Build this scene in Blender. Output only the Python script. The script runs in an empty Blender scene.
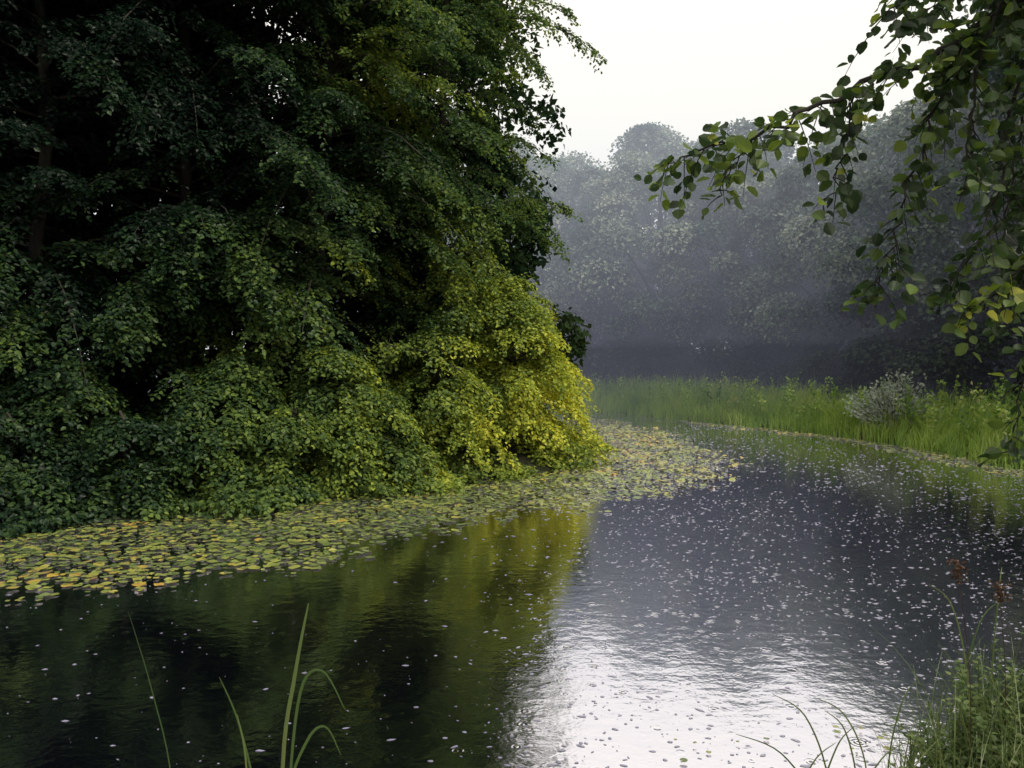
import bpy, math
import numpy as np
from mathutils import Vector
rng = np.random.default_rng(11)
scene = bpy.context.scene
Z = np.array([0, 0, 1.0])

# ---------------------------------------------------------------- helpers
def norm(a):
    return a / np.maximum(np.linalg.norm(a, axis=-1, keepdims=True), 1e-9)

class MB:
    """mesh builder with mixed polygon sizes, materials and a 'tint' point attribute"""
    def __init__(s):
        s.V = []; s.L = []; s.T = []; s.M = []; s.A = []; s.n = 0
    def add(s, V, F, mat=0, tint=0.0):
        V = np.asarray(V, float).reshape(-1, 3); F = np.asarray(F, int)
        s.V.append(V); s.L.append((F + s.n).ravel())
        s.T.append(np.full(len(F), F.shape[1])); s.M.append(np.full(len(F), mat))
        s.A.append(np.broadcast_to(np.asarray(tint, float), (len(V),)).copy()); s.n += len(V)
    def mesh(s, name, mats, smooth=False):
        V = np.concatenate(s.V); L = np.concatenate(s.L); T = np.concatenate(s.T); M = np.concatenate(s.M); A = np.concatenate(s.A)
        me = bpy.data.meshes.new(name)
        me.vertices.add(len(V)); me.vertices.foreach_set('co', V.astype(np.float32).ravel())
        me.loops.add(len(L)); me.loops.foreach_set('vertex_index', L.astype(np.int32))
        me.polygons.add(len(T)); st = np.concatenate([[0], np.cumsum(T)[:-1]])
        me.polygons.foreach_set('loop_start', st.astype(np.int32))
        for m in mats: me.materials.append(m)
        me.polygons.foreach_set('material_index', M.astype(np.int32))
        me.polygons.foreach_set('use_smooth', np.full(len(T), smooth))
        at = me.attributes.new('tint', 'FLOAT', 'POINT'); at.data.foreach_set('value', A.astype(np.float32))
        me.update(calc_edges=True)
        return me
    def obj(s, name, mats, smooth=False):
        ob = bpy.data.objects.new(name, s.mesh(name, mats, smooth)); scene.collection.objects.link(ob); return ob

LEAF4 = (np.array([[0,0,0],[.45,.38,.08],[1,0,-.05],[.45,-.38,.08]]), np.array([[0,1,2],[0,2,3]]))
LEAF6 = (np.array([[0,0,0],[.25,.34,.07],[.68,.28,.05],[1,0,-.06],[.68,-.28,.05],[.25,-.34,.07]]),
         np.array([[0,1,2,3],[0,3,4,5]]))
LEAF8 = (np.array([[0,0,0],[.18,.28,.05],[.5,.41,.10],[.82,.27,.03],[1,0,-.10],[.82,-.27,.03],[.5,-.41,.10],[.18,-.28,.05]]),
         np.array([[0,1,2,3,4],[0,4,5,6,7]]))
def leaves(mb, P, D, N, size, tmpl=LEAF6, mat=0, tint=0.0):
    D = norm(D); S = norm(np.cross(N, D)); N = np.cross(D, S)
    t, f = tmpl; k = len(t); n = len(P)
    size = np.broadcast_to(size, (n,))
    V = P[:, None] + size[:, None, None]*(t[None, :, 0:1]*D[:, None] + t[None, :, 1:2]*S[:, None] + t[None, :, 2:3]*N[:, None])
    F = (np.arange(n)[:, None, None]*k + f[None]).reshape(-1, f.shape[1])
    mb.add(V.reshape(-1, 3), F, mat, np.repeat(np.broadcast_to(tint, (n,)), k))

def tube(mb, pts, rad, sides=6, mat=1):
    pts = np.asarray(pts, float); n = len(pts); rad = np.broadcast_to(rad, (n,))
    T = norm(np.gradient(pts, axis=0)); ref = np.array([0.31, 0.94, 0.1])
    A = norm(np.cross(T, ref)); B = np.cross(T, A)
    a = np.arange(sides)*2*np.pi/sides
    V = pts[:, None] + rad[:, None, None]*(np.cos(a)[None, :, None]*A[:, None] + np.sin(a)[None, :, None]*B[:, None])
    i = np.arange(n-1)[:, None]*sides; j = np.arange(sides)[None]; j2 = (j+1) % sides
    F = np.stack([i+j, i+j2, i+sides+j2, i+sides+j], -1).reshape(-1, 4)
    mb.add(V.reshape(-1, 3), F, mat)

def blades(mb, P, h, lean, width, seg=3, mat=0, tint=0.0):
    n = len(P); az = rng.uniform(0, 2*np.pi, n)
    ld = np.stack([np.cos(az), np.sin(az), 0*az], -1); sd = np.stack([-np.sin(az+.6), np.cos(az+.6), 0*az], -1)
    t = np.linspace(0, 1, seg+1)
    c = P[:, None] + Z*(h[:, None]*(t[None] - .35*lean[:, None]*t[None]**2.5))[..., None] + ld[:, None]*((h*lean)[:, None]*t[None]**2)[..., None]
    w = (width[:, None]*(1-t[None]**1.6)*.5 + .0008)[..., None]
    V = np.stack([c - sd[:, None]*w, c + sd[:, None]*w], 2)
    k = 2*(seg+1); q = np.array([[2*i, 2*i+1, 2*i+3, 2*i+2] for i in range(seg)])
    F = (np.arange(n)[:, None, None]*k + q[None]).reshape(-1, 4)
    mb.add(V.reshape(-1, 3), F, mat, np.repeat(np.broadcast_to(tint, (n,)), k))

def crom(P, m=8, closed=False):
    P = np.asarray(P, float); n = len(P); out = []
    rngi = range(n) if closed else range(n-1)
    for i in rngi:
        g = (lambda k: P[k % n]) if closed else (lambda k: P[min(max(k, 0), n-1)])
        a, b, c, d = g(i-1), g(i), g(i+1), g(i+2)
        for t in np.arange(m)/m:
            out.append(.5*((2*b)+(-a+c)*t+(2*a-5*b+4*c-d)*t*t+(-a+3*b-3*c+d)*t**3))
    if not closed: out.append(P[-1])
    return np.array(out)

def sdist(poly, X):
    """signed distance: positive outside polygon"""
    best = np.full(len(X), 1e9); ins = np.zeros(len(X), bool)
    for i in range(len(poly)):
        a = poly[i]; b = poly[(i+1) % len(poly)]; ab = b-a
        t = np.clip(((X-a)@ab)/(ab@ab+1e-12), 0, 1)
        best = np.minimum(best, np.linalg.norm(X-a-t[:, None]*ab, axis=1))
        c = (a[1] > X[:, 1]) != (b[1] > X[:, 1])
        xi = a[0] + (X[:, 1]-a[1])*(ab[0])/(ab[1] if abs(ab[1]) > 1e-9 else 1e-9)
        ins ^= c & (X[:, 0] < xi)
    return np.where(ins, -best, best)

# ---------------------------------------------------------------- materials
def nmat(name):
    m = bpy.data.materials.new(name); m.use_nodes = True; nt = m.node_tree; nt.nodes.clear()
    return m, nt, nt.nodes.new('ShaderNodeOutputMaterial')
def ramp(nt, stops):
    r = nt.nodes.new('ShaderNodeValToRGB'); e = r.color_ramp.elements
    while len(e) < len(stops): e.new(.5)
    for k, (p, c) in enumerate(stops): e[k].position = p; e[k].color = (*c, 1)
    return r
def leaf_mat(name, stops, trans=.35, gloss=.06, noise=.5, amt=.35, ior=None):
    m, nt, out = nmat(name); N = nt.nodes; L = nt.links
    at = N.new('ShaderNodeAttribute'); at.attribute_name = 'tint'
    geo = N.new('ShaderNodeNewGeometry'); tc = N.new('ShaderNodeTexCoord')
    nz = N.new('ShaderNodeTexNoise'); nz.inputs['Scale'].default_value = noise; nz.inputs['Detail'].default_value = 1
    L.new(tc.outputs['Object'], nz.inputs['Vector'])
    a = N.new('ShaderNodeMath'); a.operation = 'MULTIPLY_ADD'; a.inputs[1].default_value = amt
    L.new(geo.outputs['Random Per Island'], a.inputs[0]); L.new(at.outputs['Fac'], a.inputs[2])
    b = N.new('ShaderNodeMath'); b.operation = 'MULTIPLY_ADD'; b.inputs[1].default_value = .5
    L.new(nz.outputs['Fac'], b.inputs[0]); L.new(a.outputs[0], b.inputs[2])
    r = ramp(nt, stops); L.new(b.outputs[0], r.inputs[0])
    d = N.new('ShaderNodeBsdfDiffuse'); t = N.new('ShaderNodeBsdfTranslucent'); g = N.new('ShaderNodeBsdfGlossy'); g.inputs['Roughness'].default_value = .45
    L.new(r.outputs[0], d.inputs[0])
    hs = N.new('ShaderNodeHueSaturation'); hs.inputs['Hue'].default_value = .485; hs.inputs['Saturation'].default_value = 1.1; hs.inputs['Value'].default_value = 1.5
    L.new(r.outputs[0], hs.inputs['Color']); L.new(hs.outputs[0], t.inputs[0])
    m1 = N.new('ShaderNodeMixShader'); m1.inputs[0].default_value = trans; L.new(d.outputs[0], m1.inputs[1]); L.new(t.outputs[0], m1.inputs[2])
    if gloss > 0:
        m2 = N.new('ShaderNodeMixShader'); m2.inputs[0].default_value = gloss; L.new(m1.outputs[0], m2.inputs[1]); L.new(g.outputs[0], m2.inputs[2])
        if ior:
            f = N.new('ShaderNodeFresnel'); f.inputs[0].default_value = ior; L.new(f.outputs[0], m2.inputs[0]); g.inputs['Roughness'].default_value = .38
        L.new(m2.outputs[0], out.inputs[0])
    else: L.new(m1.outputs[0], out.inputs[0])
    return m
GREEN = [(.02,(.005,.013,.009)),(.22,(.015,.036,.016)),(.42,(.047,.084,.024)),(.62,(.11,.160,.032)),(.84,(.25,.29,.038)),(1.0,(.44,.44,.055))]
m_leaf = leaf_mat('leaf_green', GREEN, .36, .012)
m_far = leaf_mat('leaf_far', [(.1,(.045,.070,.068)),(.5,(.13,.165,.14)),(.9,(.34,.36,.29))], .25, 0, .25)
m_mid = leaf_mat('leaf_understory', [(.1,(.018,.028,.026)),(.9,(.065,.085,.06))], .2, 0, .4)  # shadow under the far wood is put into this darker leaf colour
m_back = leaf_mat('leaf_dark', [(.1,(.006,.014,.009)),(.9,(.022,.038,.015))], .25, 0, .25)  # dark copy of the leaf green, with the interior shade in its colour
m_near = leaf_mat('leaf_near', [(.1,(.010,.020,.011)),(.5,(.028,.056,.018)),(.8,(.11,.17,.03)),(1,(.34,.36,.07))], .4, .035, 1.5)
m_grass = leaf_mat('grass_blades', [(.05,(.06,.12,.028)),(.45,(.16,.27,.05)),(.75,(.27,.36,.09)),(1,(.38,.34,.18))], .4, .03, .35)
m_reed = leaf_mat('reed_blades', [(.1,(.030,.055,.02)),(.5,(.06,.10,.03)),(.9,(.13,.16,.06))], .35, .03, .6)
m_silver = leaf_mat('leaf_silver', [(.1,(.15,.19,.15)),(.9,(.34,.38,.31))], .25, .04, 1)
m_pad = leaf_mat('lily_pad', [(.12,(.030,.062,.014)),(.38,(.080,.115,.020)),(.62,(.19,.21,.034)),(.86,(.30,.20,.03)),(1,(.24,.10,.02))], .05, .22, .6, .35, 1.75)
m_brown = leaf_mat('seed_head', [(.1,(.04,.022,.015)),(.9,(.08,.045,.028))], .1, .02, 3)
def bark():
    m, nt, out = nmat('bark'); N = nt.nodes; L = nt.links
    p = N.new('ShaderNodeBsdfPrincipled'); p.inputs['Roughness'].default_value = .9
    nz = N.new('ShaderNodeTexNoise'); nz.inputs['Scale'].default_value = 9; nz.inputs['Detail'].default_value = 4
    tc = N.new('ShaderNodeTexCoord'); mp = N.new('ShaderNodeMapping'); mp.inputs['Scale'].default_value = (1, 1, .2)
    L.new(tc.outputs['Object'], mp.inputs[0]); L.new(mp.outputs[0], nz.inputs['Vector'])
    r = ramp(nt, [(.3,(.008,.0065,.005)),(.7,(.022,.018,.014))]); L.new(nz.outputs['Fac'], r.inputs[0]); L.new(r.outputs[0], p.inputs['Base Color'])
    b = N.new('ShaderNodeBump'); b.inputs['Strength'].default_value = .6; b.inputs['Distance'].default_value = .03
    L.new(nz.outputs['Fac'], b.inputs['Height']); L.new(b.outputs[0], p.inputs['Normal']); L.new(p.outputs[0], out.inputs[0]); return m
m_bark = bark()
def ground():
    m, nt, out = nmat('ground_soil'); N = nt.nodes; L = nt.links
    p = N.new('ShaderNodeBsdfPrincipled'); p.inputs['Roughness'].default_value = 1
    tc = N.new('ShaderNodeTexCoord'); nz = N.new('ShaderNodeTexNoise'); nz.inputs['Scale'].default_value = 1.2; nz.inputs['Detail'].default_value = 6
    L.new(tc.outputs['Object'], nz.inputs['Vector'])
    r = ramp(nt, [(.3,(.014,.012,.008)),(.55,(.018,.026,.010)),(.75,(.035,.05,.016))]); L.new(nz.outputs['Fac'], r.inputs[0]); L.new(r.outputs[0], p.inputs['Base Color'])
    b = N.new('ShaderNodeBump'); b.inputs['Distance'].default_value = .1; L.new(nz.outputs['Fac'], b.inputs['Height']); L.new(b.outputs[0], p.inputs['Normal'])
    L.new(p.outputs[0], out.inputs[0]); return m
m_ground = ground()
def water():
    m, nt, out = nmat('river_water'); N = nt.nodes; L = nt.links
    tc = N.new('ShaderNodeTexCoord')
    n1 = N.new('ShaderNodeTexNoise'); n1.inputs['Scale'].default_value = 4.2; n1.inputs['Detail'].default_value = 3; n1.inputs['Roughness'].default_value = .6
    mp = N.new('ShaderNodeMapping'); mp.inputs['Scale'].default_value = (1, 1.2, 1)
    L.new(tc.outputs['Object'], mp.inputs[0]); L.new(mp.outputs[0], n1.inputs['Vector'])
    last = None
    for sc_, fr_, off in ((2.9, 60, 0), (4.3, 42, 7.3)):
        vo = N.new('ShaderNodeTexVoronoi'); vo.inputs['Scale'].default_value = sc_
        mo = N.new('ShaderNodeMapping'); mo.inputs['Location'].default_value = (off, off*.7, 0); L.new(tc.outputs['Object'], mo.inputs[0]); L.new(mo.outputs[0], vo.inputs['Vector'])
        s = N.new('ShaderNodeMath'); s.operation = 'MULTIPLY'; s.inputs[1].default_value = fr_; L.new(vo.outputs['Distance'], s.inputs[0])
        sn = N.new('ShaderNodeMath'); sn.operation = 'SINE'; L.new(s.outputs[0], sn.inputs[0])
        sp = N.new('ShaderNodeSeparateColor'); L.new(vo.outputs['Color'], sp.inputs[0])
        ml = N.new('ShaderNodeMath'); ml.operation = 'MULTIPLY_ADD'; ml.inputs[1].default_value = .26; ml.inputs[2].default_value = .06; L.new(sp.outputs[0], ml.inputs[0])
        fa = N.new('ShaderNodeMapRange'); fa.inputs['To Min'].default_value = 1; fa.inputs['To Max'].default_value = 0
        L.new(ml.outputs[0], fa.inputs['From Max']); L.new(vo.outputs['Distance'], fa.inputs['Value'])
        mu = N.new('ShaderNodeMath'); mu.operation = 'MULTIPLY'; L.new(sn.outputs[0], mu.inputs[0]); L.new(fa.outputs[0], mu.inputs[1])
        b0 = N.new('ShaderNodeBump'); b0.inputs['Strength'].default_value = 1; b0.inputs['Distance'].default_value = .0015; L.new(mu.outputs[0], b0.inputs['Height'])
        if last: L.new(last.outputs[0], b0.inputs['Normal'])
        last = b0
    b1 = N.new('ShaderNodeBump'); b1.inputs['Strength'].default_value = 1; b1.inputs['Distance'].default_value = .0052
    L.new(n1.outputs['Fac'], b1.inputs['Height']); L.new(last.outputs[0], b1.inputs['Normal'])
    d = N.new('ShaderNodeBsdfDiffuse'); d.inputs[0].default_value = (.004, .004, .012, 1)
    g = N.new('ShaderNodeBsdfGlossy'); g.inputs[0].default_value = (.96, .93, 1, 1); g.inputs['Roughness'].default_value = .08
    L.new(b1.outputs[0], g.inputs['Normal'])
    fr = N.new('ShaderNodeFresnel'); fr.inputs['IOR'].default_value = 3.2; L.new(b1.outputs[0], fr.inputs['Normal'])
    mx = N.new('ShaderNodeMapRange'); mx.inputs['From Max'].default_value = .6; mx.inputs['To Min'].default_value = .72; L.new(fr.outputs[0], mx.inputs['Value'])
    ms = N.new('ShaderNodeMixShader'); L.new(mx.outputs[0], ms.inputs[0]); L.new(d.outputs[0], ms.inputs[1]); L.new(g.outputs[0], ms.inputs[2])
    L.new(ms.outputs[0], out.inputs[0]); return m
m_water = water()
def simple(name, col, rough):
    m, nt, out = nmat(name); N = nt.nodes; p = N.new('ShaderNodeBsdfPrincipled'); p.inputs['Base Color'].default_value = (*col, 1); p.inputs['Roughness'].default_value = rough
    nt.links.new(p.outputs[0], out.inputs[0]); return m
m_speck = simple('splash_water', (.19, .19, .27), .2)

# ---------------------------------------------------------------- terrain and river
left_bank = [(-70,6),(-40,9),(-20,11.5),(-13,13.0),(-9,14.0),(-6,15.6),(-3.6,17.6),(-1.4,19.2),(.8,21.3),(2.2,24.4),(3.3,30),(3.6,36),(0,41),(-8,45),(-25,49),(-70,55)]
far_bank = [(-70,72),(-25,66),(-5,60),(3,54),(6.2,49.3),(9.9,40.7),(12.9,34.6),(14.4,29),(14.8,22),(16.2,17),(14,12.5),(10,9.2),(6,7.0),(4.3,6.25),(3.3,5.9),(2.5,5.0),(1.5,4.1),(0,3.7),(-3,3.4),(-10,2),(-30,-2),(-70,-8)]
river = np.array(list(crom(left_bank, 4)) + list(crom(far_bank, 4)))
def ss(a, b, x):
    t = np.clip((x-a)/(b-a), 0, 1); return t*t*(3-2*t)
def height(XY, d=None):
    if d is None: d = sdist(river, XY)
    x, y = XY[:, 0], XY[:, 1]
    land = .06 + .42*(1-np.exp(-np.maximum(d, 0)/1.1)) + .9*ss(.3, 3.2, d)*(1-ss(4, 12, y)) + .10*np.sin(x*.7+1)*np.sin(y*.6)*ss(1, 3, d) + 1.0*ss(8, 60, d)
    land = np.where(d < .25, .24*d, land*ss(.1, .9, d) + .06*(1-ss(.1, .9, d)))
    return np.where(d > 0, land, np.maximum(-1.3, d*.5))
def axis(a, b, lo, hi, st):
    return np.concatenate([-np.geomspace(-a, -lo, 14)[:-1], np.arange(lo, hi, st), np.geomspace(hi, b, 14)])
gx = axis(-600, 600, -40, 45, .5); gy = axis(-600, 900, -20, 85, .5)
X, Y = np.meshgrid(gx, gy); XY = np.stack([X.ravel(), Y.ravel()], 1)
h = height(XY); V = np.column_stack([XY, h]); nx, ny = len(gx), len(gy)
i = (np.arange(ny-1)[:, None]*nx + np.arange(nx-1)[None]).ravel()
mb = MB(); mb.add(V, np.stack([i, i+1, i+nx+1, i+nx], 1)); mb.obj('ground', [m_ground], True)
mb = MB(); mb.add([(-69,-30,0),(90,-30,0),(90,80,0),(-69,80,0)], [[0,1,2,3]]); mb.obj('river_water', [m_water])

# ---------------------------------------------------------------- trees
def spray_tree(name, base, H, R, zlo, nb, ntw, nl, leaf=.15, tint0=0.0, tintf=None, tr=.16, mats=None, rise=.35, droop=.72, pw=3.2, rlo=.66, inner=.28):
    mb = MB(); base = np.array(base, float); bz = height(base[None, :2])[0] - .1
    k = 8; tz = np.linspace(0, H*.93, k); wob = np.cumsum(rng.normal(0, .12, (k, 2)), 0); wob[0] = 0
    tp = np.column_stack([base[0]+wob[:, 0], base[1]+wob[:, 1], bz+tz]); tube(mb, tp, tr*(1-tz/H)**.8+.02, 8)
    f = rng.uniform(0, 1, nb)**1.05; z0 = zlo + (H-zlo)*f; az = rng.uniform(0, 2*np.pi, nb)
    rad = R*(1-f**pw*.85)*rng.uniform(rlo, 1.06, nb)*(1+.12*np.sin(az*3+z0*.8+base[0]))
    ni = int(nb*inner); rad[:ni] *= .42; f[:ni] = (np.arange(ni)+.5)/max(ni, 1); z0 = zlo + (H-zlo)*f
    dr = np.stack([np.cos(az), np.sin(az), 0*az], 1)
    o = np.column_stack([np.interp(z0, tz, tp[:, 0]), np.interp(z0, tz, tp[:, 1]), z0])
    ri = rad*rng.normal(rise, .12, nb)*(1+.6*f); dp = rad*rng.normal(droop, .15, nb)
    dp = np.minimum(dp, ri + z0*1.0 - .15)
    tt = np.linspace(0, 1, 6)
    for b in range(nb):
        pp = o[b] + dr[b]*(rad[b]*tt)[:, None] + Z*(ri[b]*tt - dp[b]*tt**2)[:, None]
        tube(mb, pp, (.008+.007*rad[b])*(1-tt*.85), 4)
    t = rng.uniform(.04, 1.0, (nb, ntw))**.62
    P = o[:, None] + dr[:, None]*(rad[:, None]*t)[..., None] + Z*(ri[:, None]*t - dp[:, None]*t**2)[..., None]
    T = norm(dr[:, None]*np.ones_like(t)[..., None]*rad[:, None, None] + Z*(ri[:, None]-2*dp[:, None]*t)[..., None])
    S = norm(np.cross(T, Z)); sg = rng.choice([-1, 1], (nb, ntw)); a = np.radians(rng.uniform(15, 75, (nb, ntw)))
    W = T*np.cos(a)[..., None] + S*(sg*np.sin(a))[..., None] + rng.normal(0, .12, P.shape); W = norm(W)
    lt = (R*.17*(1.25-t)+.40)*rng.uniform(.6, 1.2, t.shape)
    s = (np.arange(nl)+.5)/nl
    s = s[None, None]*np.ones((nb, ntw, 1))
    LP = P[:, :, None] + W[:, :, None]*(lt[..., None]*s)[..., None] - Z*(.45*lt[..., None]*s**2)[..., None]
    LT = norm(W[:, :, None] - Z*(.9*s)[..., None])
    side = norm(np.cross(LT, Z)); alt = np.where(np.arange(nl) % 2, 1, -1)[None, None, :, None]
    D = LT*.6 + side*alt*.9 - Z*.15 + rng.normal(0, .28, LP.shape)
    Nn = Z*1.0 + dr[:, None, None]*.55 + rng.normal(0, .38, LP.shape)
    LP = LP + rng.normal(0, .045, LP.shape)
    LP = LP.reshape(-1, 3); D = D.reshape(-1, 3); Nn = Nn.reshape(-1, 3)
    LP[:, 2] = np.maximum(LP[:, 2], rng.uniform(.03, .25, len(LP)))
    bt = np.repeat(rng.normal(0, .07, nb), ntw*nl)
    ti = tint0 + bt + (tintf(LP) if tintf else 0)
    sz = leaf*rng.uniform(.65, 1.2, len(LP))
    near = (LP[:, 2] < 5.5) & (LP[:, 1] < base[1]+1); ti = np.broadcast_to(ti, (len(LP),))
    leaves(mb, LP[near], D[near], Nn[near], sz[near], LEAF6, 0, ti[near])
    leaves(mb, LP[~near], D[~near], Nn[~near], sz[~near]*1.05, LEAF4, 0, ti[~near])
    return mb.obj(name, mats or [m_leaf, m_bark])

def autumn_light_shade(P):   # yellowed patches, with sunlit and shaded parts of the crowns painted into the tint
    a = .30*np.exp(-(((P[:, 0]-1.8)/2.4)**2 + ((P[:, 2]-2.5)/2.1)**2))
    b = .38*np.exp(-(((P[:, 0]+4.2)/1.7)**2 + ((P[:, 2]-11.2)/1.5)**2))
    c = -.26*ss(-4, -10.5, P[:, 0]) + .09*ss(-6, -1, P[:, 0]) - .24*ss(4, 10, P[:, 2])*ss(1, -5, P[:, 0]) - .10*ss(5, 10, P[:, 2]) + .06*ss(5, 2, P[:, 2])*ss(-8, -4, P[:, 0])  # painted shade on the upper and left crowns, painted light towards the right
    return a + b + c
main = [((-2.5,25.8),25,4.5,1.2,235,5,.82), ((-5.4,22.2),22,4.9,1.0,225,4,.7), ((-8.4,19.9),21,4.6,.9,215,4,.7), ((-11.0,18.0),20,4.0,.9,165,4,.7), ((-13.8,17.6),20,4.6,.9,180,4,.7), ((-17.2,16.8),18,4.6,.8,90,4,.7)]
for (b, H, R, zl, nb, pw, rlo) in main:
    spray_tree('lime_tree', b, H, R, zl, nb, 36, 21, .118, .02, autumn_light_shade, pw=pw, rlo=rlo)
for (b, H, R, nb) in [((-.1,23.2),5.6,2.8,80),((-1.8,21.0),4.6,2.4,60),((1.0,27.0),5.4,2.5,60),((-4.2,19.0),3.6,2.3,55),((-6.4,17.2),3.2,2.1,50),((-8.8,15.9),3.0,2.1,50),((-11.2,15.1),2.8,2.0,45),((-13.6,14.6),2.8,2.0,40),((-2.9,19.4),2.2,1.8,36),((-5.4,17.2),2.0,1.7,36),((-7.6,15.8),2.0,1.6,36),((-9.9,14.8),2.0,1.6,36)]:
    spray_tree('bank_shrub', b, H, R, .2, nb, 28, 15, .112, .03, autumn_light_shade, .04, pw=2.4, droop=.85, inner=0)

def lobe_tree(seed, H=19., R=5.5, nlobe=64, per=480, leaf=.30, mats=None, name='woodland_tree', zc=.55, zr=.43):
    global rng
    keep = rng; rng = np.random.default_rng(seed); mb = MB()
    k = 7; tz = np.linspace(-.3, H*.8, k); tp = np.column_stack([np.cumsum(rng.normal(0, .15, k)), np.cumsum(rng.normal(0, .15, k)), tz])
    tube(mb, tp, .32*(1-np.clip(tz, 0, H)/H)+.03, 8)
    u = norm(rng.normal(0, 1, (nlobe, 3))); u[:, 2] = np.where(u[:, 2] < -.85, -u[:, 2], u[:, 2])
    rr = rng.uniform(.62, 1.0, nlobe)
    C = np.array([0, 0, H*zc]) + u*np.array([R, R, H*zr])*rr[:, None]
    wid = 1-.25*np.clip((C[:, 2]-H*.55)/(H*.4), 0, 1); C[:, :2] *= wid[:, None]
    lr = rng.uniform(.8, 2.1, nlobe)*R/5.5
    for c in C[::2]:
        zb = max(H*.08, c[2]*.6); o = np.array([0, 0, zb]); mid = (o+c)/2+np.array([0, 0, .3])
        tube(mb, crom([o, mid, c], 3), np.linspace(.08, .02, 7)*R/5.5, 5)
    d = norm(rng.normal(0, 1, (nlobe, per, 3)) + u[:, None]*.5 + Z*.55)
    P = C[:, None] + d*lr[:, None, None]*(1.12-.5*rng.uniform(0, 1, (nlobe, per, 1))**1.5)*np.array([1.1, 1.1, .75])
    D = d*.4 + rng.normal(0, .6, P.shape) - Z*.3; N = d + rng.normal(0, .28, P.shape) + Z*.25
    ti = np.repeat(rng.normal(0, .15, nlobe), per)
    P = P.reshape(-1, 3); P[:, 2] = np.maximum(P[:, 2], .1)
    leaves(mb, P, D.reshape(-1, 3), N.reshape(-1, 3), leaf*rng.uniform(.6, 1.2, nlobe*per), LEAF4, 0, ti)
    me = mb.mesh(name, mats or [m_far, m_bark]); rng = keep; return me
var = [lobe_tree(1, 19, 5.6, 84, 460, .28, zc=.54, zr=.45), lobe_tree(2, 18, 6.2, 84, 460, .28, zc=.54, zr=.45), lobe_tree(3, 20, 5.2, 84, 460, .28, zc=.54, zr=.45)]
far = [(-12,74,1.06),(-6,70,1.06),(0,66,1.04),(6,62,1.04),(11,58,1.02),(15.5,53.5,.98),(19.5,48,.97),(22.5,42,.99),(24.8,36,1.02),(26.5,29,1.02),(28,22,1.02),(27,13,.95),
       (-3,77,1.18),(5,72,1.18),(12,67,1.15),(19,60,1.12),(25,53,1.15),(29,45,1.15),(32,36,1.2),(22,7,.9)]
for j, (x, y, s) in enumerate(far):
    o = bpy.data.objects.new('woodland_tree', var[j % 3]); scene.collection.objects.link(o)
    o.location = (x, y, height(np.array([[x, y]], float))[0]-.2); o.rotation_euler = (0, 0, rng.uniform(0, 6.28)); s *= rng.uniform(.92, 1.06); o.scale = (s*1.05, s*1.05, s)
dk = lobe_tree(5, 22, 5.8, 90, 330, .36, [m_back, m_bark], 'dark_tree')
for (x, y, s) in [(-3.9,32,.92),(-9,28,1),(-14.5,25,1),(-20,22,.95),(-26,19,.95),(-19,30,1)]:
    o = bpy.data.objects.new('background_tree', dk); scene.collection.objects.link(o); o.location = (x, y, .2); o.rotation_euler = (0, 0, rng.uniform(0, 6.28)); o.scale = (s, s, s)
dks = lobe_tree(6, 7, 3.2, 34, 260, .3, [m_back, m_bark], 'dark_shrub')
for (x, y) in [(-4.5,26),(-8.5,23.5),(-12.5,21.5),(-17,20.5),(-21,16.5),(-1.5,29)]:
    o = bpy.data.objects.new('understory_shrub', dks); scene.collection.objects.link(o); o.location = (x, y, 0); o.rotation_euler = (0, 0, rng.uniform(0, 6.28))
shv = [lobe_tree(11, 8, 3.4, 46, 300, .26, [m_mid, m_bark], 'shrub', .42, .42), lobe_tree(12, 6.5, 3.8, 46, 300, .26, [m_mid, m_bark], 'shrub', .40, .42)]
pathpts = np.concatenate([crom([(-10,74),(-3,69),(7,62),(12.5,57),(17,51),(21.5,44),(24.5,36),(26.5,28),(27,20),(25,12)], 2), crom([(-6,79),(6,71),(16,64),(24,55),(29,44),(31,32)], 2)])
for j, p in enumerate(pathpts):
    o = bpy.data.objects.new('understory_shrub', shv[j % 2]); scene.collection.objects.link(o)
    x, y = p + rng.normal(0, .8, 2); s = rng.uniform(.6, 1.25)
    o.location = (x, y, .2); o.rotation_euler = (0, 0, rng.uniform(0, 6.28)); o.scale = (s*1.2, s*1.2, s)

# ---------------------------------------------------------------- bank grass (far/right bank)
c = rng.uniform([-12, 8], [26, 66], (360000, 2)); d = sdist(river, c)
side = (c[:, 0] > 5) | (c[:, 1] > 44)
side &= ~((c[:, 0] < 4.5) & (c[:, 1] < 44))
pr = np.where(d < 1.5, 1.0, np.where(d < 4, .55, .3))
ok = (d > -.25) & (d < 8.5) & side & (rng.uniform(0, 1, len(c)) < pr*.85) & (c[:, 0]*c[:, 0] + (c[:, 1]-0)**2 > 180)
c = c[ok]; d = d[ok]; n = len(c)
cl = .5+.5*np.sin(c[:, 0]*1.3+np.sin(c[:, 1]*.9)*2)*np.sin(c[:, 1]*1.1+c[:, 0]*.4)
c3 = np.sin(c[:, 0]*2.9+1.7*np.sin(c[:, 1]*2.1))*np.sin(c[:, 1]*2.4-c[:, 0])
hh = (.55+.60*ss(0, 2.5, d)+.50*cl+.25*np.maximum(c3, 0)+.5*ss(38, 50, c[:, 1]))*rng.uniform(.45, 1.2, n)
mb = MB(); blades(mb, np.column_stack([c, height(c, d)-.03]), hh, rng.uniform(.05, .8, n), rng.uniform(.018, .045, n), 3, 0, .22*(cl-.5)+.10*c3+.12-.14*ss(4, 8, d))
mb.obj('reed_grass', [m_grass])
q = rng.choice(n, 700, replace=False); q = q[d[q] > .6]
mb = MB(); P = np.column_stack([c[q], height(c[q], d[q])])
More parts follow.
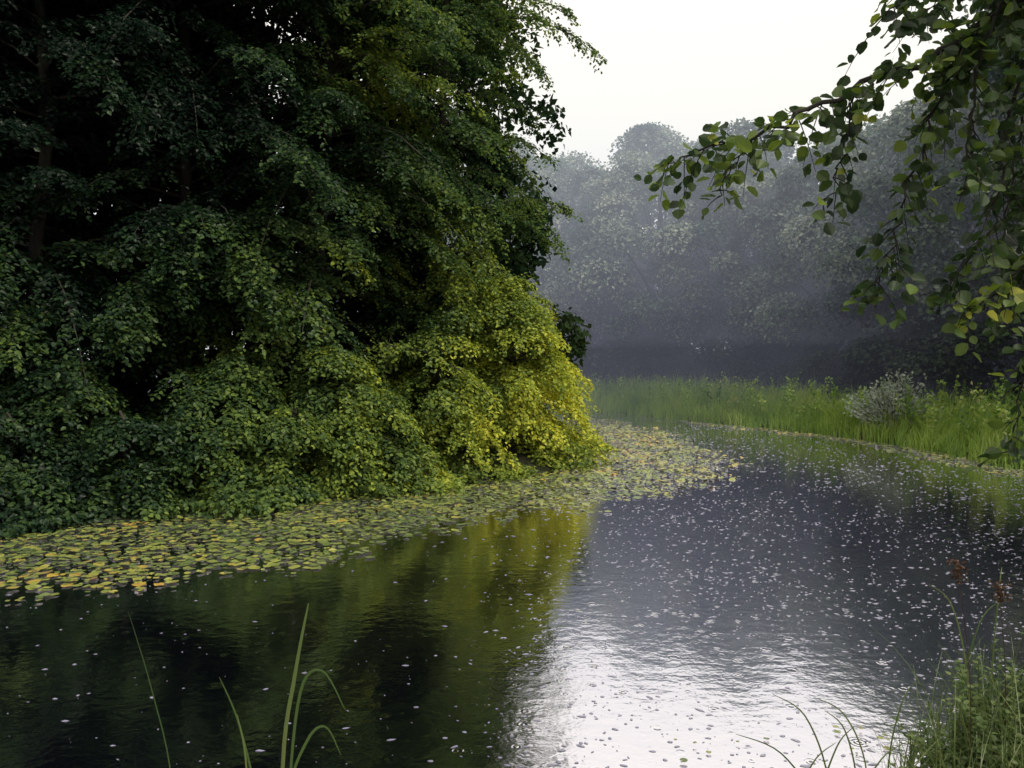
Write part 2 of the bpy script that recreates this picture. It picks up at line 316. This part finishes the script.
for p in P:
    H = rng.uniform(1.0, 2.1); l = rng.normal(0, .12, 2); tip = p+np.array([l[0], l[1], H]); tube(mb, [p, (p+tip)/2+[0, 0, .05], tip], [.012, .009, .005], 3, 0)
    m = 26; s = rng.uniform(.3, 1, m); LP = p+(tip-p)*s[:, None]+rng.normal(0, .07, (m, 3)); D = rng.normal(0, 1, (m, 3)); leaves(mb, LP, D, Z+rng.normal(0, .5, (m, 3)), .15, LEAF6, 0, rng.uniform(-.25, .35))
mb.obj('wildflower_stalks', [m_grass])
mb = MB(); cb = np.array([15.3, 31.0, .3])
for b in range(150):
    az = rng.uniform(0, 6.28); el = rng.uniform(.3, 1.5); L0 = rng.uniform(1.2, 2.5); dv = np.array([math.cos(az)*math.cos(el), math.sin(az)*math.cos(el), math.sin(el)])
    tube(mb, [cb, cb+dv*L0*.5, cb+dv*L0], [.015, .01, .004], 3); m = 34; s = rng.uniform(.3, 1, m)
    leaves(mb, cb+dv*L0*s[:, None]+rng.normal(0, .07, (m, 3)), dv+rng.normal(0, .6, (m, 3)), Z+rng.normal(0, .5, (m, 3)), .12)
mb.obj('silver_willow_shrub', [m_silver, m_bark])

# ---------------------------------------------------------------- lily pads
lily = crom([(-16,10.6),(-9,9.7),(-6.4,10.0),(-5.2,10.4),(-3.3,11.4),(-1.9,12.9),(.5,15.3),(2.9,17.4),(5.5,20.8),(6.5,24),(6.9,30.5),(6.2,36),(5.2,42),(3,44),(2,36),(1,28),(-1,21),(-6,17),(-12,15)], 5, True)
def pad_field(cand, keep, r, tint):
    c = cand[keep]; n = len(c); r = r[keep]; k = 14
    a = np.linspace(.16, 2*np.pi-.16, k-1); rot = rng.uniform(0, 6.28, n); el = rng.uniform(.8, 1, n)
    px = np.concatenate([[0.12], np.cos(a)]); py = np.concatenate([[0], np.sin(a)])
    far_ = ss(15, 21, c[:, 1])          # far pads tilt more, shaped to catch glare from the sky
    wz = rng.normal(0, 1, (n, 2))*(.06+.13*far_)[:, None]; ripp = rng.uniform(0, .12, n)
    x = px[None]*r[:, None]; y = py[None]*(r*el)[:, None]
    Zz = x*wz[:, :1] + y*wz[:, 1:] + (ripp*r)[:, None]*np.sin(3*np.arctan2(py, px))[None]*np.hypot(px, py)[None] + rng.uniform(.012, .034, n)[:, None]
    V = np.stack([c[:, :1]+x*np.cos(rot)[:, None]-y*np.sin(rot)[:, None], c[:, 1:]+x*np.sin(rot)[:, None]+y*np.cos(rot)[:, None], Zz], -1)
    return V.reshape(-1, 3), np.arange(n*k).reshape(n, k), np.repeat(tint[keep], k)
g = .118; xx, yy = np.meshgrid(np.arange(-17, 16, g), np.arange(6, 46, g)); cand = np.stack([xx.ravel(), yy.ravel()], 1) + rng.uniform(-.08, .08, (xx.size, 2))
dr_ = sdist(river, cand); dl = sdist(lily, cand)
nz = np.sin(cand[:, 0]*1.7+np.sin(cand[:, 1]*1.3)*1.5)*np.sin(cand[:, 1]*1.9+cand[:, 0]*.6)
prob = np.clip(.30 - dl*.7 + .4*nz, 0, .9)
prob = np.where(cand[:, 0] > 9, np.clip(.75-np.abs(dr_+.7)*.9+.3*nz, 0, .8)*(cand[:, 1] > 15), prob)
keep = (dr_ < -.02) & (rng.uniform(0, 1, len(cand)) < prob)
r = .025+.072*rng.uniform(0, 1, len(cand))**1.4
tint = -.04 + .26*ss(-2.0, -7, cand[:, 0])*(rng.uniform(0, 1, len(cand)) < .36) + .05*ss(13, 9.5, cand[:, 1]) + .18*(rng.uniform(0, 1, len(cand)) < .08) + .18*ss(14, 24, cand[:, 1]) + .10*nz  # lighter tint towards the far pads paints in sky glare
Vp, Fp, Tp = pad_field(cand, keep, r, tint); mb = MB(); mb.add(Vp, Fp, 0, Tp)
c2 = np.column_stack([rng.uniform(1.2, 3.6, 40), rng.uniform(4.9, 6.4, 40)]); Vp, Fp, Tp = pad_field(c2, sdist(river, c2) < -.1, rng.uniform(.012, .035, 40), np.full(40, .05)); mb.add(Vp, Fp, 0, Tp)
mb.obj('lily_pads', [m_pad])

# ---------------------------------------------------------------- raindrop splashes
n = 60000; yy = 4.5+42*rng.uniform(0, 1, n)**1.15; xx = rng.uniform(-.75, .75, n)*yy*1.0
c = np.column_stack([xx, yy]); d = sdist(river, c); dl = sdist(lily, c)
dens = .06+.94*ss(-.12, .12, xx/yy)
nz = .5+.5*np.sin(c[:, 0]*.9+1.3*np.sin(c[:, 1]*.5))*np.sin(c[:, 1]*.8-c[:, 0]*.3)
ok = (d < -.3) & (dl > -.3) & (rng.uniform(0, 1, n) < dens*(.3+.7*nz)*.9); c = c[ok]; n = len(c)
k = 6; a = np.arange(k)*2*np.pi/k; r = .003+.015*rng.uniform(0, 1, n)**2.2; r = r*(1+.9*ss(8, 30, c[:, 1]))
st = rng.uniform(.8, 3.2, n); ro = rng.normal(0, .5, n)
jx = r[:, None]*np.cos(a)*st[:, None]*rng.uniform(.6, 1.2, (n, k)); jy = r[:, None]*np.sin(a)*rng.uniform(.6, 1.2, (n, k))
ring = np.stack([c[:, :1]+jx*np.cos(ro)[:, None]-jy*np.sin(ro)[:, None], c[:, 1:]+jx*np.sin(ro)[:, None]+jy*np.cos(ro)[:, None], np.full((n, k), .003)], -1)
top = np.column_stack([c, .003+r*.5])[:, None]
V = np.concatenate([ring, top], 1); F = np.array([[j, (j+1) % k, k] for j in range(k)])
mb = MB(); mb.add(V.reshape(-1, 3), (np.arange(n)[:, None, None]*(k+1)+F[None]).reshape(-1, 3)); mb.obj('raindrop_splashes', [m_speck], True)

# ---------------------------------------------------------------- overhanging alder on the near bank
mb = MB(); gz = height(np.array([[4.6, 2.6]]))[0]
trunk = crom([(4.6,2.6,gz-.2),(4.5,2.65,2.6),(4.3,2.75,4.2),(4.4,2.8,6.5),(4.7,2.7,9),(4.8,2.7,12)], 4); tube(mb, trunk, np.linspace(.19, .04, len(trunk)), 10)
def leafy(pts, r0, r1, tw=.10, lo=.12, hi=.34, start=0.0, tint=0.0, dens=1.0):
    pp = crom(pts, 6); pp[1:-1] += rng.normal(0, .012, pp[1:-1].shape); tube(mb, pp, np.linspace(r0, r1, len(pp)), 6)
    seg = np.linalg.norm(np.diff(pp, axis=0), axis=1); cu = np.concatenate([[0], np.cumsum(seg)]); L = cu[-1]
    s = L*start; sg = 1; LP = []; LD = []; LN = []
    while s < L:
        p = np.array([np.interp(s, cu, pp[:, q]) for q in range(3)]); p2 = np.array([np.interp(min(s+.05, L+.001), cu, pp[:, q]) for q in range(3)])
        T = norm(p2-p) if np.linalg.norm(p2-p) > 1e-5 else norm(pp[-1]-pp[-2])
        S = norm(np.cross(T, Z+rng.normal(0, .3, 3))); w = norm(T*rng.uniform(.3, .9)+S*sg*rng.uniform(.4, 1)+rng.normal(0, .35, 3)-Z*.15)
        l = rng.uniform(lo, hi); q = np.linspace(0, 1, 5)[:, None]; tp = p+w*l*q-Z*l*.4*q**2; tube(mb, tp, np.linspace(.003, .001, 5), 4)
        m = max(3, int(l/.026*dens))
        for e in range(m):
            f = (e+.8)/m; b = p+w*l*f-Z*l*.4*f*f; a2 = 1 if e % 2 else -1
            ws = norm(np.cross(w, Z)); dd = w*.6+ws*a2*.8-Z*rng.uniform(-.1, .6)+rng.normal(0, .4, 3)
            LP.append(b+norm(dd)*.012); LD.append(dd); LN.append(Z*.7+rng.normal(0, .6, 3))
        sg = -sg; s += tw*rng.uniform(.6, 1.4)
    leaves(mb, np.array(LP), np.array(LD), np.array(LN), .068*rng.uniform(.55, 1.15, len(LP)), LEAF8, 0, tint+rng.normal(0, .10, len(LP)))
leafy([(4.35,2.75,4.6),(3.2,3.1,4.95),(2.4,3.35,4.72),(1.93,3.4,4.40),(1.49,3.45,4.22),(1.18,3.5,4.06),(.90,3.55,3.99),(.70,3.6,3.93)], .024, .002, .036, .09, .24, .3, .16)  # raised tint paints light onto the outer branch leaves
leafy([(1.96,3.4,4.42),(1.86,3.42,4.10),(1.76,3.45,3.80),(1.68,3.47,3.50),(1.62,3.5,3.30)], .007, .002, .036, .07, .18, 0, .05)
leafy([(1.5,3.45,4.20),(1.50,3.5,4.0),(1.46,3.52,3.82),(1.40,3.5,3.68)], .005, .002, .045, .05, .14)
leafy([(1.06,3.5,4.0),(.98,3.52,3.88),(.93,3.52,3.76)], .004, .002, .045, .05, .12, 0, .18)
leafy([(4.4,2.8,5.6),(3.2,3.0,5.5),(2.5,3.1,5.15),(2.05,3.2,4.85),(1.75,3.3,4.66),(1.60,3.35,4.50)], .026, .003, .045, .12, .26, .35)
leafy([(2.5,3.1,5.1),(2.15,3.2,4.7),(2.0,3.3,4.4),(1.95,3.3,4.05),(1.92,3.3,3.75)], .010, .003, .04, .08, .20)
leafy([(2.6,3.2,4.9),(2.3,3.4,4.5),(2.2,3.45,4.1),(2.15,3.45,3.7),(2.0,3.45,3.42),(1.93,3.45,3.30)], .010, .002, .045, .08, .20, 0, .0)
leafy([(2.9,3.2,5.0),(2.5,3.3,4.8),(2.3,3.3,4.65),(2.1,3.35,4.55),(1.9,3.4,4.3)], .010, .002, .04, .10, .25)
leafy([(2.9,3.5,5.0),(2.6,3.6,4.9),(2.4,3.7,4.75),(2.2,3.75,4.55),(2.1,3.8,4.25)], .010, .002, .04, .12, .28)
leafy([(2.9,3.6,5.3),(2.6,3.8,5.1),(2.35,3.9,4.95),(2.15,3.9,4.85),(2.0,3.9,4.7)], .010, .002, .04, .12, .26)
leafy([(3.0,3.6,5.1),(2.75,3.8,4.8),(2.6,3.9,4.4),(2.5,3.9,4.0),(2.47,3.9,3.5),(2.45,3.9,3.2)], .010, .002, .042, .12, .24)
leafy([(2.7,3.3,4.7),(2.45,3.4,4.3),(2.32,3.4,3.9),(2.25,3.4,3.5),(2.2,3.4,3.2)], .010, .002, .045, .08, .18)
leafy([(4.3,2.75,3.9),(3.3,3.1,4.0),(2.6,3.3,3.75),(2.3,3.4,3.5),(2.12,3.4,3.3),(1.98,3.4,3.22)], .018, .002, .036, .07, .17, .55, .38)  # strongly raised tint paints these leaves as sunlit
leafy([(2.45,3.35,3.6),(2.3,3.4,3.2),(2.25,3.4,2.9),(2.2,3.4,2.62)], .006, .002, .04, .06, .15, .1, .1)
leafy([(4.4,2.8,6.2),(3.4,3.2,6.0),(2.7,3.5,5.5),(2.3,3.6,5.1),(1.95,3.7,4.95)], .022, .003, .045, .14, .32, .3)
leafy([(4.4,2.8,5.4),(3.2,3.4,5.4),(2.9,3.7,5.0),(2.6,3.8,4.8),(2.3,3.8,4.6)], .022, .003, .045, .14, .30, .3)
for j in range(34):
    z0 = rng.uniform(5.6, 11.5); az = rng.uniform(0, 6.28); L = rng.uniform(1.5, 3.2)*(1-.4*(z0-5.6)/6)
    o = np.array([4.5, 2.75, z0]); dv = np.array([math.cos(az), math.sin(az), 0])
    leafy([o, o+dv*L*.4+Z*.5, o+dv*L*.75+Z*.45, o+dv*L+Z*.1], .03, .004, .12, .2, .5, .25, 0, .6)
mb.obj('alder_tree', [m_near, m_bark])

# ---------------------------------------------------------------- foreground plants on the near bank
def blade(mb, pts, w, mat=0, tint=.0):
    pp = crom(pts, 6); n = len(pp); t = np.linspace(0, 1, n); T = norm(np.gradient(pp, axis=0)); S = norm(np.cross(T, [0.15, 1, 0.1]))
    ww = (w*.5*np.sin(np.pi*np.clip(t*.85+.12, 0, 1))**.6)[:, None]; V = np.stack([pp-S*ww, pp+np.array([0, -.3, 0])*ww, pp+S*ww], 1).reshape(-1, 3)
    F = [[3*i+a, 3*i+a+1, 3*i+a+4, 3*i+a+3] for i in range(n-1) for a in (0, 1)]; mb.add(V, F, mat, tint)
mb = MB()
blade(mb, [(-1.20,4.0,-.1),(-1.20,4.0,.9),(-1.13,4.0,1.4),(-1.06,4.0,1.76)], .022, 0, .15)
blade(mb, [(-1.18,4.0,-.1),(-1.17,4.0,.7),(-1.10,3.98,1.30),(-.98,3.96,1.42),(-.86,3.95,1.22)], .016, 0, .05)
blade(mb, [(-1.22,4.0,-.1),(-1.18,4.0,.7),(-1.08,4.02,1.02),(-.98,4.02,1.10),(-.90,4.02,.95)], .015, 0, .0)
blade(mb, [(-1.28,4.02,-.1),(-1.32,4.0,.6),(-1.42,4.0,1.1),(-1.52,3.98,1.38)], .014, 0, .1)
blade(mb, [(-1.30,3.9,-.1),(-1.34,3.9,.6),(-1.36,3.9,1.0),(-1.40,3.9,1.22)], .012, 0, .2)
blade(mb, [(-1.75,4.0,-.1),(-1.78,4.0,.8),(-1.88,4.0,1.3),(-2.0,4.0,1.72)], .009, 0, -.15)
mb.obj('reed_clump', [m_reed])
mb = MB(); n = 5200; c = np.column_stack([rng.uniform(1.0, 5.5, n), rng.uniform(3.2, 6.9, n)]); d = sdist(river, c)
k = (d > -.12) & (d < 1.6) & (rng.uniform(0, 1, n) < ss(.6, 3.2, c[:, 0])); c = c[k]; n = len(c)
blades(mb, np.column_stack([c, height(c)-.03]), rng.uniform(.30, .95, n)*(.75+.35*ss(2.2, 3.2, c[:, 0])), rng.uniform(.1, .9, n), rng.uniform(.006, .013, n), 6, 0, rng.uniform(-.1, .3, n))
for (x, y, H, dx) in [(1.9,4.5,1.1,-.35),(2.1,4.6,.95,-.2),(2.0,4.5,.8,.35),(2.3,4.9,.9,-.35),(1.7,4.3,1.0,.25),(1.8,4.4,.9,-.5),(1.5,4.2,.95,.3),(2.4,4.9,1.0,.2),(3.3,5.5,1.5,-.3),(3.5,5.6,1.6,.1),(3.2,5.5,1.35,.3)]:
    blade(mb, [(x,y,-.05),(x+dx*.1,y,H*.5),(x+dx*.5,y,H*.85),(x+dx,y+.05,H*.95)], .010, 0, .15)
c = np.column_stack([rng.uniform(-4, 5, 5000), rng.uniform(.2, 3.4, 5000)]); c = c[sdist(river, c) > .1]; n = len(c)
blades(mb, np.column_stack([c, height(c)-.02]), rng.uniform(.12, .4, n), rng.uniform(.1, .8, n), rng.uniform(.005, .01, n), 4, 0, rng.uniform(-.1, .2, n))
mb.obj('bank_grass', [m_reed])
mb = MB()
for s_ in range(110):
    x = rng.uniform(2.5, 4.2); y = np.interp(x, [2.5, 3.3, 4.3], [4.9, 5.75, 6.1])+rng.uniform(-.8, .05); z = max(0, height(np.array([[x, y]]))[0])
    H = rng.uniform(.3, .8)*(.45+.55*float(ss(2.7, 3.4, np.array(x)))); l = rng.normal(0, .15, 2); pts = crom([(x, y, z-.03), (x+l[0]*.3, y+l[1]*.3, z+H*.5), (x+l[0], y+l[1], z+H)], 4)
    tube(mb, pts, np.linspace(.005, .002, len(pts)), 4, 1); m = int(H/.025); t = np.linspace(.15, 1, m); idx = t*(len(pts)-1); LP = np.column_stack([np.interp(idx, np.arange(len(pts)), pts[:, q]) for q in range(3)])
    a = np.arange(m)*2.4; D = np.column_stack([np.cos(a), np.sin(a), rng.uniform(0, .6, m)]); leaves(mb, LP, D, Z+D*-.2+rng.normal(0, .2, (m, 3)), .10*(1.15-.7*t), LEAF6, 0, rng.uniform(-.15, .3))
mb.obj('willowherb_plants', [m_reed, m_reed])
mb = MB()
for (x, y, H, lx) in [(3.05,5.1,1.60,-.10),(3.35,5.2,1.35,-.05)]:
    z = max(0, height(np.array([[x, y]]))[0]); pts = crom([(x, y, z-.05), (x, y, z+H*.5), (x+lx, y, z+H)], 8); tube(mb, pts, np.linspace(.004, .0015, len(pts)), 5, 0)
    m = 150; t = rng.uniform(.88, 1, m); idx = t*(len(pts)-1); LP = np.column_stack([np.interp(idx, np.arange(len(pts)), pts[:, q]) for q in range(3)])
    az = rng.uniform(0, 6.28, m); ro = rng.uniform(0, .05, m)*(.4+rng.choice([0, 1], m)); LP += np.column_stack([np.cos(az)*ro, np.sin(az)*ro, ro*.5])
    leaves(mb, LP, rng.normal(0, 1, (m, 3)), rng.normal(0, 1, (m, 3)), .018, LEAF8, 0, rng.uniform(0, .5, m))
mb.obj('dock_seed_stalks', [m_brown])

# ---------------------------------------------------------------- mist: stacked layers of homogeneous haze (absorption + own glow in place of scattered light), thinner near the ground
mist = bpy.data.objects.new('mist', None); scene.collection.objects.link(mist)
def haze(name, dens, col, k, y0, z0, z1):
    m, nt, out = nmat(name); N = nt.nodes
    ab = N.new('ShaderNodeVolumeAbsorption'); ab.inputs['Color'].default_value = (0, 0, 0, 1); ab.inputs['Density'].default_value = dens
    em = N.new('ShaderNodeEmission'); em.inputs['Color'].default_value = (*col, 1); em.inputs['Strength'].default_value = dens*k
    ad = N.new('ShaderNodeAddShader'); nt.links.new(ab.outputs[0], ad.inputs[0]); nt.links.new(em.outputs[0], ad.inputs[1]); nt.links.new(ad.outputs[0], out.inputs['Volume'])
    x0, x1, y1 = -120, 120, 120
    mb = MB(); mb.add([(x0,y0,z0),(x1,y0,z0),(x1,y1,z0),(x0,y1,z0),(x0,y0,z1),(x1,y0,z1),(x1,y1,z1),(x0,y1,z1)], [[0,3,2,1],[4,5,6,7],[0,1,5,4],[1,2,6,5],[2,3,7,6],[3,0,4,7]])
    o = mb.obj(name, [m]); o.parent = mist
zs = [-.5, 4.2, 6.2, 8.2, 10.2, 12.5, 27]; ds = [.0042, .0051, .0062, .0073, .0084, .0094]
for j in range(6):
    f = j/5
    haze('mist_layer', ds[j], (.72+.10*f, .76+.12*f, 1.0), .88+.12*f, 34, zs[j]+.002, zs[j+1])

# ---------------------------------------------------------------- light
sd = Vector((.52, -.34, .80)).normalized(); elev = math.asin(sd.z); azs = math.atan2(sd.x, sd.y)
w = bpy.data.worlds.new('World'); scene.world = w; w.use_nodes = True; nt = w.node_tree; nt.nodes.clear(); N = nt.nodes; L = nt.links
o = N.new('ShaderNodeOutputWorld'); bg = N.new('ShaderNodeBackground'); bg.inputs[1].default_value = .125
sk = N.new('ShaderNodeTexSky'); sk.sky_type = 'NISHITA'; sk.sun_disc = False; sk.sun_elevation = elev; sk.sun_rotation = azs; sk.air_density = 1; sk.dust_density = 4
hs = N.new('ShaderNodeHueSaturation'); hs.inputs['Saturation'].default_value = .25; L.new(sk.outputs[0], hs.inputs['Color'])
# overcast luminance: brighter towards the zenith
tc = N.new('ShaderNodeTexCoord'); sp = N.new('ShaderNodeSeparateXYZ'); L.new(tc.outputs['Generated'], sp.inputs[0])
mr = N.new('ShaderNodeMapRange'); mr.inputs['From Min'].default_value = 0; mr.inputs['From Max'].default_value = 1; mr.inputs['To Min'].default_value = .72; mr.inputs['To Max'].default_value = 1.75; L.new(sp.outputs['Z'], mr.inputs['Value'])
vm = N.new('ShaderNodeVectorMath'); vm.operation = 'SCALE'; vm.inputs[0].default_value = (9.2, 8.8, 7.7); L.new(mr.outputs[0], vm.inputs['Scale'])
mx = N.new('ShaderNodeMix'); mx.data_type = 'RGBA'; mx.inputs[0].default_value = .88; L.new(vm.outputs[0], mx.inputs[7])
L.new(hs.outputs[0], mx.inputs[6]); L.new(mx.outputs[2], bg.inputs[0]); L.new(bg.outputs[0], o.inputs[0])
sl = bpy.data.lights.new('sun', 'SUN'); sl.energy = 3.9; sl.angle = math.radians(9); sl.color = (1, .93, .74)
so = bpy.data.objects.new('sun', sl); so.rotation_euler = sd.to_track_quat('Z', 'Y').to_euler(); scene.collection.objects.link(so)

cam = bpy.data.cameras.new('camera'); cam.sensor_width = 36; cam.lens = 27.2; cam.clip_end = 3000
co = bpy.data.objects.new('camera', cam); co.location = (0, 0, 3); co.rotation_euler = (math.radians(90-1.4), 0, 0); scene.collection.objects.link(co); scene.camera = co
scene.view_settings.view_transform = 'Standard'; scene.view_settings.look = 'None'; scene.view_settings.exposure = 0
